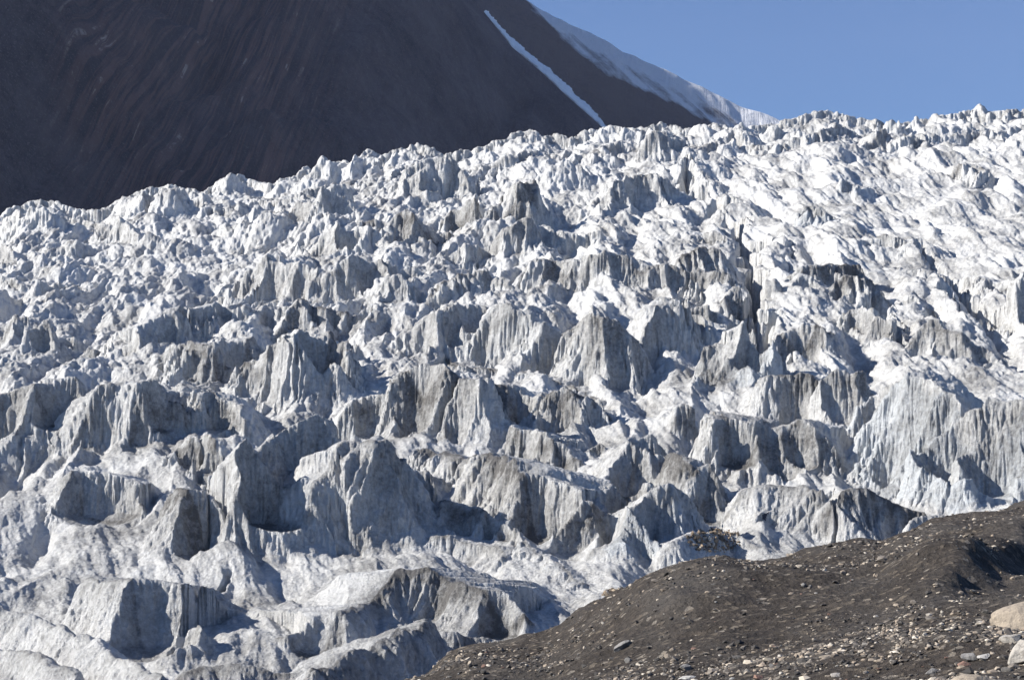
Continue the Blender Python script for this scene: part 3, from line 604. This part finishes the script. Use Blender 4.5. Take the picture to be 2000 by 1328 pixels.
def build_moraine():
    us = np.linspace(-700, 2700, int(1300 * Q)); ys = np.exp(np.linspace(math.log(3.5), math.log(112), int(1000 * Q)))
    U, Y = np.meshgrid(us, ys); X = (U - 1000) * Y / F
    # near the camera the sheet is as wide as the valley side needs: fan it out a little
    Z = m_z(X, Y)
    Z += .035 * n2(X / .45, Y / .45, 74) + .018 * np.abs(n2(X / .16, Y / .16, 75))
    # the small dark ridge standing behind the crest, on the left
    co = np.stack([X, Y, Z], -1).reshape(-1, 3); G, S = gravel_mats()
    tag(link('moraine', quad_mesh('moraine', co, grid_quads(*X.shape).reshape(-1, 4)), G), kind='structure')
    # dark hump beyond the crest
    us = np.linspace(1120, 1620, int(420 * Q)); ys = np.linspace(54, 92, int(320 * Q)); U, Y = np.meshgrid(us, ys); X = (U - 1000) * Y / F
    vt = np.interp(U, [1120,1180,1235,1290,1340,1400,1500,1620], [1230,1180,1143,1112,1094,1103,1106,1150])
    yc = 72 + (U - 1300) * .012; zc = (V0 - vt) * yc / F
    d = Y - yc; Z = zc - np.where(d < 0, -d * .42, d * .6) + .22 * n2(X / 2.2, Y / 2.2, 81) + .12 * n2(X / .9, Y / .9, 82) + .3 * n2(X / 5, Y / 3, 83) * np.clip(-d / 3, 0, 1) + .04 * n2(X / .3, Y / .3, 84)
    co = np.stack([X, Y, Z], -1).reshape(-1, 3)
    tag(link('moraine_ridge', quad_mesh('moraine_ridge', co, grid_quads(*X.shape).reshape(-1, 4)), G), kind='structure')
    # gravel: small chips strewn over the moraine, one mesh
    import bmesh
    bm = bmesh.new(); bmesh.ops.create_icosphere(bm, subdivisions=1, radius=1.); bm.verts.ensure_lookup_table()
    bv = np.array([v.co[:] for v in bm.verts]); bf = np.array([[v.index for v in f.verts] for f in bm.faces]); bm.free()
    ncand = 90000; u = rng.uniform(700, 2120, ncand); t = rng.random(ncand); y = 1 / (1 / 84 + t * (1 / 16.5 - 1 / 84)); x = (u - 1000) * y / F
    dens = np.clip(.24 + 1.0 * n2(x / 2.6 + y / 9, y / 5, 91) + .5 * n2(x / .9, y / 1.2, 92), .04, 1)
    keep = (rng.random(ncand) < dens * .9) & (y < m_yc(u) + 1); x, y = x[keep], y[keep]; n = len(x); z = m_z(x, y)
    r = (.011 + .034 * rng.random(n) ** 3.2) * (.55 + y / 38); r = np.where(rng.random(n) < .012, r * 2.0, r)
    sc = np.stack([rng.uniform(.8, 1.5, n), rng.uniform(.7, 1.2, n), rng.uniform(.35, .8, n)], 1) * r[:, None]
    loc = bv[None] * (1 + .25 * rng.normal(size=(n, len(bv), 1)).clip(-1, 1)) * sc[:, None, :]
    a = rng.uniform(0, 6.28, n); tl = rng.normal(0, .35, n); ca, sa = np.cos(a)[:, None], np.sin(a)[:, None]; ct, st = np.cos(tl)[:, None], np.sin(tl)[:, None]
    lx, ly, lz = loc[..., 0], loc[..., 1], loc[..., 2]; lx, lz = lx * ct - lz * st, lx * st + lz * ct
    gx = lx * ca - ly * sa + x[:, None]; gy = lx * sa + ly * ca + y[:, None]; gz = lz + z[:, None] + r[:, None] * .15
    co = np.stack([gx, gy, gz], -1).reshape(-1, 3); fc = (bf[None] + (np.arange(n) * len(bv))[:, None, None]).reshape(-1, 3).astype(np.int32)
    tag(link('gravel', quad_mesh('gravel', co, fc, smooth=False), S), 'loose pale and dark gravel strewn over the moraine', 'gravel', kind='stuff')
    # boulders
    tan = rock_mat('tan_boulder', (.36, .30, .23), (.25, .21, .165), (.12, .10, .085), 3.2); pale = rock_mat('pale_boulder', (.42, .39, .35), (.30, .275, .24), (.15, .135, .12), 3.5)
    grey = rock_mat('grey_stone', (.24, .23, .22), (.15, .145, .14), (.08, .075, .07), 4.); red = rock_mat('red_stone', (.26, .15, .11), (.2, .12, .09), (.1, .07, .06), 4.)
    dark = rock_mat('dark_slab', (.11, .10, .09), (.07, .065, .06), (.2, .18, .15), 4.); white = rock_mat('white_stone', (.55, .53, .5), (.42, .4, .37), (.2, .19, .17), 5.)
    B = [(1988,1206,86,44,30,'tan',-.75,'large tan boulder leaning left at the right edge of the picture'),
         (2004,1272,50,30,36,'pale',-.9,'pale rounded boulder at the right edge below the tan one'),
         (1905,1340,68,40,26,'tan',-.12,'flat tan slab cut off by the bottom right edge'),
         (1970,1246,34,22,14,'pale',-.1,'flat pale rock tucked between the two big boulders at the right edge'),
         (1894,1284,17,14,12,'grey',-.1,'grey rounded stone beside the reddish one, lower right'),
         (1882,1298,15,12,9,'red',-.5,'reddish stone leaning on the grey one, lower right'),
         (1920,1284,16,10,9,'white',-.7,'bright whitish stone right of the grey and reddish ones'),
         (1965,1308,15,12,9,'dark',0,'dark blunt stone near the bottom right corner'),
         (1820,1312,15,10,8,'grey',0,'grey stone above the flat tan slab, left side'),
         (1216,1262,22,12,9,'grey',-.75,'long grey slab tilted up to the right on the middle of the moraine'),
         (917,1296,6,6,10,'tan',0,'small upright tan stone near the left tip of the moraine'),
         (1338,1303,13,9,8,'grey',.1,'grey blocky stone at the bottom edge, left of centre of the moraine'),
         (1440,1284,15,9,4,'dark',0,'flat dark slab lying low on the lower moraine'),
         (1635,1318,18,9,5,'pale',-.1,'flat pale slab at the bottom edge of the moraine'),
         (1570,1290,16,8,4,'dark',-.15,'thin dark slab right of the low flat one'),
         (1345,1325,22,9,6,'white',-.05,'whitish flat slab cut by the bottom edge'),
         (1614,1282,16,7,3,'tan',-.15,'thin orange-tan flake lying flat on the lower moraine'),
         (1571,1142,6,5,5,'grey',0,'small grey stone on the upper moraine slope'),
         (1480,1322,12,8,7,'red',.1,'brown-red stone at the bottom edge near the middle of the moraine'),
         (1925,1195,9,7,6,'dark',-.4,'small dark rock touching the upper left of the tan boulder')]
    mats = dict(tan=tan, pale=pale, grey=grey, red=red, dark=dark, white=white)
    for i, (u, v, hw, hd, hh, mk, rot, lab) in enumerate(B):
        x, y, z = at_m(u, min(v + hh * .6, 1420)); s = y / F
        me = stone_mesh('boulder', 100 + i, (hw * s, hd * s * 1.3, hh * s), 4)
        o = link('boulder' if hw > 30 else 'stone', me, mats[mk]); o.location = (x, y, z + hh * s * .55); o.rotation_euler = (.1, rot * .6, .3 * math.sin(i * 2.1))
        tag(o, lab, 'boulder' if hw > 30 else 'stone', 'rocks on the moraine')
    # loose stones: one copy each
    protos = [(stone_mesh('stone', 300 + i, (1.1, .8 + .1 * (i % 3), .45 + .1 * (i % 4)), 2), [grey, dark, tan, pale, red, white, dark, grey][i]) for i in range(8)]
    for me, m in protos: me.materials.append(m)
    names = ['angular grey stone among the gravel of the moraine', 'small dark stone among the gravel of the moraine', 'small tan stone among the gravel of the moraine', 'small pale stone among the gravel of the moraine', 'small reddish stone among the gravel of the moraine', 'small whitish stone among the gravel of the moraine', 'small dark stone among the gravel of the moraine', 'angular grey stone among the gravel of the moraine']
    k = 0; rs = random.Random(5)
    while k < 230:
        u = rs.uniform(860, 2000); v = 1328 - (rs.random() ** 1.9) * 300
        if v < np.interp(u, cu, cv) + 6: continue
        x, y, z = at_m(u, v); j = rs.choice([0, 1, 1, 2, 3, 4, 5, 6, 7, 0]); r = (rs.uniform(2.2, 4.5) + 4.5 * rs.random() ** 4) * (1.2 if v > 1260 else .75) * y / F
        o = bpy.data.objects.new('stone', protos[j][0]); C.objects.link(o); o.location = (x, y, z + r * .2); o.scale = (r, r, r); o.rotation_euler = (rs.uniform(-.4, .4), rs.uniform(-.4, .4), rs.uniform(0, 6.28))
        tag(o, names[j], 'stone', 'loose stones on the moraine'); k += 1
build_moraine()

# ------------------------------------------------------------------ mountains
def dark_rock(k=1.):
    m, nt, b = mat('mountain_rock'); s = NT(nt)
    strata = s.noise(1., 4, .65, s.mapping((.014, .006, .30), vec=s.mapping(rot=(0, math.radians(80), 0))), .35)
    gully = s.noise(1., 4, .6, s.mapping((.006, .004, .04), vec=s.mapping(rot=(0, math.radians(-46), 0))), .5)
    scree = s.noise(.12, 6, .75); fine = s.noise(.6, 3, .8); fold = s.noise(.006, 3, .6)
    msk = s.attr('strata')
    base = s.mix(s.ramp(scree, [(.35, 0.), (.65, 1.)]), (.045 * k, .035 * k, .040 * k), (.135 * k, .105 * k, .105 * k))
    base = s.mix(s.ramp(gully, [(.40, 0.), (.60, .85)]), base, (.040, .034, .042))
    base = s.mix(s.ramp(s.noise(.009, 6, .7), [(.42, 0.), (.62, .75)]), base, (.15 * k, .12 * k, .118 * k)); base = s.mix(s.ramp(s.noise(.02, 6, .8, dist=.6), [(.56, 0.), (.70, .8)]), base, (.022, .019, .024))
    rust = s.mix(s.ramp(strata, [(.44, 0.), (.58, 1.)]), (.034, .026, .030), (.25, .13, .10))
    col = s.mix(s.math('MULTIPLY', msk, .9), base, rust)
    pale = s.math('MULTIPLY', s.ramp(strata, [(.60, 0.), (.66, 1.)]), s.math('MULTIPLY', msk, s.ramp(s.noise(.035, 5, .75), [(.53, 0.), (.60, .9)])))
    col = s.mix(pale, col, (.75, .62, .5))
    col = s.mix(s.ramp(fine, [(.55, 0.), (.72, .8)]), col, (.22 * k, .19 * k, .18 * k))
    snow = s.math('ADD', s.attr('snow'), s.math('MULTIPLY', s.math('SUBTRACT', s.noise(.035, 6, .7), .5), .7))
    streak = s.noise(1., 4, .6, s.mapping((.008, .004, .07), vec=s.mapping(rot=(0, math.radians(-50), 0))), .6)
    snow = s.math('ADD', snow, s.math('MULTIPLY', s.math('SUBTRACT', streak, .5), 1.))
    f = s.math('MULTIPLY', s.ramp(snow, [(.40, 0.), (.72, 1.)]), s.ramp(s.attr('snow'), [(.02, 0.), (.2, 1.)]))
    col = s.mix(f, col, (.78, .79, .82))
    nt.links.new(col, b.inputs['Base Color']); b.inputs['Roughness'].default_value = .9; b.inputs['Specular IOR Level'].default_value = .15
    n = s.bump(strata, .8, 6.); n = s.bump(s.noise(.05, 7, .7), .8, 10., n); nt.links.new(n, b.inputs['Normal'])
    return m
def build_mountains():
    MR = dark_rock(); y1 = 1600.
    us = np.linspace(-900, 1500, int(900 * Q)); ys = np.linspace(640, 1750, int(560 * Q)); U, Y = np.meshgrid(us, ys)
    X = (U - 1000) * y1 / F; u1 = 1000 + F * X / y1                                   # columns parallel to the view
    vt = np.interp(u1, [-900,935,1000,1060,1110,1165,1300,1600], [-1880,10,92,142,190,238,360,620]); zc = (V0 - vt) * y1 / F
    d = y1 - Y
    Z = zc - np.where(d > 0, .9 * d, -d * .8)
    gul = np.abs(fbm2((X + .5 * d) / 150, d / 500, 3, 101)); 
    w = np.clip(d / 120, 0, 1)
    Z += w * (85 * (gul - .3) + 14 * fbm2(X / 60, Y / 90, 4, 103)) 
    Z += w * 26 * n2((X * .8 + Z * .5) / 300, d / 300, 104)
    sx = U; vv = V0 - F * Z / Y; uu = 1000 + F * X / Y
    strata = sstep(60, 220, uu) * (1 - sstep(520, 760, uu + (vv - 200) * .2)) * .9 * np.clip(.75 + .8 * n2(X / 120, Z / 120, 105), .2, 1)
    co = np.stack([X, Y, Z], -1).reshape(-1, 3)
    tag(link('mountain', quad_mesh('mountain', co, grid_quads(*X.shape).reshape(-1, 4), dict(strata=strata.ravel(), snow=np.zeros(X.size))), MR), kind='structure')
    # far ridge with the snow cap
    y2 = 2300.; us = np.linspace(400, 2300, int(1000 * Q)); t = np.linspace(-1, 1, int(420 * Q)); d = np.sign(t) * np.abs(t) ** 1.6 * 900
    U, D = np.meshgrid(us, d); Y = y2 - D; X = (U - 1000) * y2 / F
    ku = [400,940,1020,1060,1100,1150,1215,1240,1300,1350,1400,1440,1480,1525,1600,1800,2300]; kv = [-420,-60,-4,24,45,68,104,111,140,166,190,210,221,240,272,340,420]
    vt = np.interp(U, ku, kv); zc = (V0 - vt) * y2 / F
    R = 34.; ad = np.sqrt(D * D + R * R) - R
    Z = zc - np.where(D > 0, 1.0, .7) * ad
    w = np.clip(ad / 90, 0, 1)
    Z += w * (6 * (np.abs(fbm2((X + .45 * D) / 90, D / 420, 3, 111)) - .3) + 6 * fbm2(X / 60, Y / 90, 3, 113))
    Z += 4 * n2(X / 60, Y / 60, 114) + 1.5 * n2(X / 18, Y / 18, 115)
    # rock / snow line as (u, row)
    vv = V0 - F * Z / Y; uu = 1000 + F * X / Y
    line = np.interp(uu, [900,1020,1060,1100,1160,1200,1260,1330,1385,1450,1700], [-80,-10,36,86,134,162,187,216,245,290,400])
    snow = sstep(-6, 16, line - vv) * .62 + .35 * (1 - sstep(2, 30, vv - np.interp(uu, ku, kv) )) 
    snow = snow + .25 * (D < 10)
    snow = np.where(line - vv < -12, 0, snow)
    co = np.stack([X, Y, Z], -1).reshape(-1, 3)
    tag(link('snowy_ridge', quad_mesh('snowy_ridge', co, grid_quads(*X.shape).reshape(-1, 4), dict(strata=np.full(X.size, 0.), snow=snow.ravel())), dark_rock(.4)), kind='structure')
    # snow couloir along the foot of the ridge, lying on the back rim of the dark mountain
    Lp = [(947,24),(965,48),(1000,92),(1035,121),(1060,142),(1085,165),(1110,190),(1140,214),(1165,238),(1180,255)]; Rp = [(951,22),(972,42),(1013,80),(1050,110),(1080,136),(1106,158),(1130,182),(1160,213),(1187,243),(1200,258)]
    n = 160; tt = np.linspace(0, 1, n); ti = np.linspace(0, 1, len(Lp))
    l = np.stack([np.interp(tt, ti, [p[0] for p in Lp]), np.interp(tt, ti, [p[1] for p in Lp])], 1); r = np.stack([np.interp(tt, ti, [p[0] for p in Rp]), np.interp(tt, ti, [p[1] for p in Rp])], 1)
    m = 12; ks = np.linspace(0, 1, m); P = []
    for i in range(n):
        for k in ks:
            uv = l[i] * (1 - .75 * k) + r[i] * .75 * k; y = 1608 + 26 * k; bulge = 0
            uj = uv[0] + (k - .45) * 9 * n2(np.array([i / 9.]), np.array([3.]), 6)[0] + (4.2 * n2(np.array([i / 2.5]), np.array([k * 2]), 5)[0] if k in (0, 1) else 0)
            P.append(((uj - 1000) * y / F, y - 5 * math.sin(math.pi * k), (V0 - uv[1]) * y / F))
    P += [(x, y + 14, z - 6) for x, y, z in P]; N = n * m; g = grid_quads(n, m).reshape(-1, 4)
    bot = g[:, ::-1] + N; e = []
    for i in range(n - 1): e.append([i * m, (i + 1) * m, (i + 1) * m + N, i * m + N]); e.append([i * m + m - 1 + N, (i + 1) * m + m - 1 + N, (i + 1) * m + m - 1, i * m + m - 1])
    q = np.concatenate([g, bot, np.array(e)]).astype(np.int32)
    ms, nt, b = mat('old_snow'); s = NT(nt); nt.links.new(s.mix(s.ramp(s.noise(.12, 5, .7), [(.4, 0.), (.7, 1.)]), (.85, .86, .88), (.66, .67, .70)), b.inputs['Base Color']); b.inputs['Roughness'].default_value = .7
    nt.links.new(s.bump(s.noise(.2, 4, .7), .5, 2.), b.inputs['Normal'])
    tag(link('snow_gully', quad_mesh('snow_gully', np.array(P), q), ms), 'long thin strip of white snow running down between the dark mountain and the ridge behind', 'snow strip')
    # valley floor under everything
    g1 = np.linspace(-3500, 3500, 120); X, Y = np.meshgrid(g1, np.linspace(-1500, 5500, 120)); Z = -34 + 3 * fbm2(X / 300, Y / 300, 3, 121)
    mg, nt, b = mat('valley_rubble'); s = NT(nt); nt.links.new(s.ramp(s.noise(.2, 6, .8), [(.3, (.04, .036, .033)), (.7, (.12, .105, .09))]), b.inputs['Base Color']); b.inputs['Roughness'].default_value = .9
    tag(link('ground', quad_mesh('ground', np.stack([X, Y, Z], -1).reshape(-1, 3), grid_quads(120, 120).reshape(-1, 4)), mg), kind='structure')
build_mountains()

# ------------------------------------------------------------------ air, light, camera
HAZE = True
sc = bpy.context.scene
if HAZE:
    hx = np.array([(x, y, z) for z in (-48, 1500) for y in (-1600, 5600) for x in (-3700, 3700)], float)
    hq = np.array([(0, 2, 3, 1), (4, 5, 7, 6), (0, 1, 5, 4), (1, 3, 7, 5), (3, 2, 6, 7), (2, 0, 4, 6)], np.int32)
    mh = bpy.data.materials.new('haze_air'); mh.use_nodes = True; nt = mh.node_tree; nt.nodes.clear(); o_ = nt.nodes.new('ShaderNodeOutputMaterial'); pv = nt.nodes.new('ShaderNodeVolumePrincipled')
    pv.inputs['Color'].default_value = (.62, .70, 1., 1); pv.inputs['Density'].default_value = .00005; nt.links.new(pv.outputs[0], o_.inputs['Volume'])
    tag(link('haze', quad_mesh('haze', hx, hq, smooth=False), mh), kind='stuff')
w = bpy.data.worlds.new('World'); sc.world = w; w.use_nodes = True; nt = w.node_tree
sky = nt.nodes.new('ShaderNodeTexSky'); sky.sky_type = 'NISHITA'; sky.sun_disc = False
bg = nt.nodes['Background']; nt.links.new(sky.outputs[0], bg.inputs[0]); bg.inputs[1].default_value = .06
el = math.radians(SUN_EL); az = math.radians(-90 + SUN_AZ)      # azimuth from +Y towards +X
dirv = Vector((math.sin(az) * math.cos(el), math.cos(az) * math.cos(el), math.sin(el)))
sky.sun_elevation = el; sky.sun_rotation = az
sky.altitude = 0; sky.air_density = 1.0; sky.dust_density = 0.; sky.ozone_density = 10
L = bpy.data.lights.new('sun', 'SUN'); L.energy = 5.0; L.angle = math.radians(.5); L.color = (1., .95, .87)
lo = bpy.data.objects.new('sun', L); C.objects.link(lo); lo.rotation_euler = dirv.to_track_quat('Z', 'Y').to_euler()
cam = bpy.data.cameras.new('camera'); co = bpy.data.objects.new('camera', cam); C.objects.link(co)
cam.sensor_width = 36; cam.lens = 36 * F / 2000; cam.shift_y = (V0 - 664) / 2000; cam.clip_end = 12000; cam.clip_start = .5
co.location = (0, 0, 0); co.rotation_euler = (math.pi / 2, 0, 0); sc.camera = co
sc.view_settings.view_transform = 'Standard'; sc.view_settings.look = 'None'; sc.view_settings.gamma = 1; sc.view_settings.exposure = 1.0
sc.cycles.max_bounces = 4; sc.cycles.diffuse_bounces = 2; sc.cycles.glossy_bounces = 1
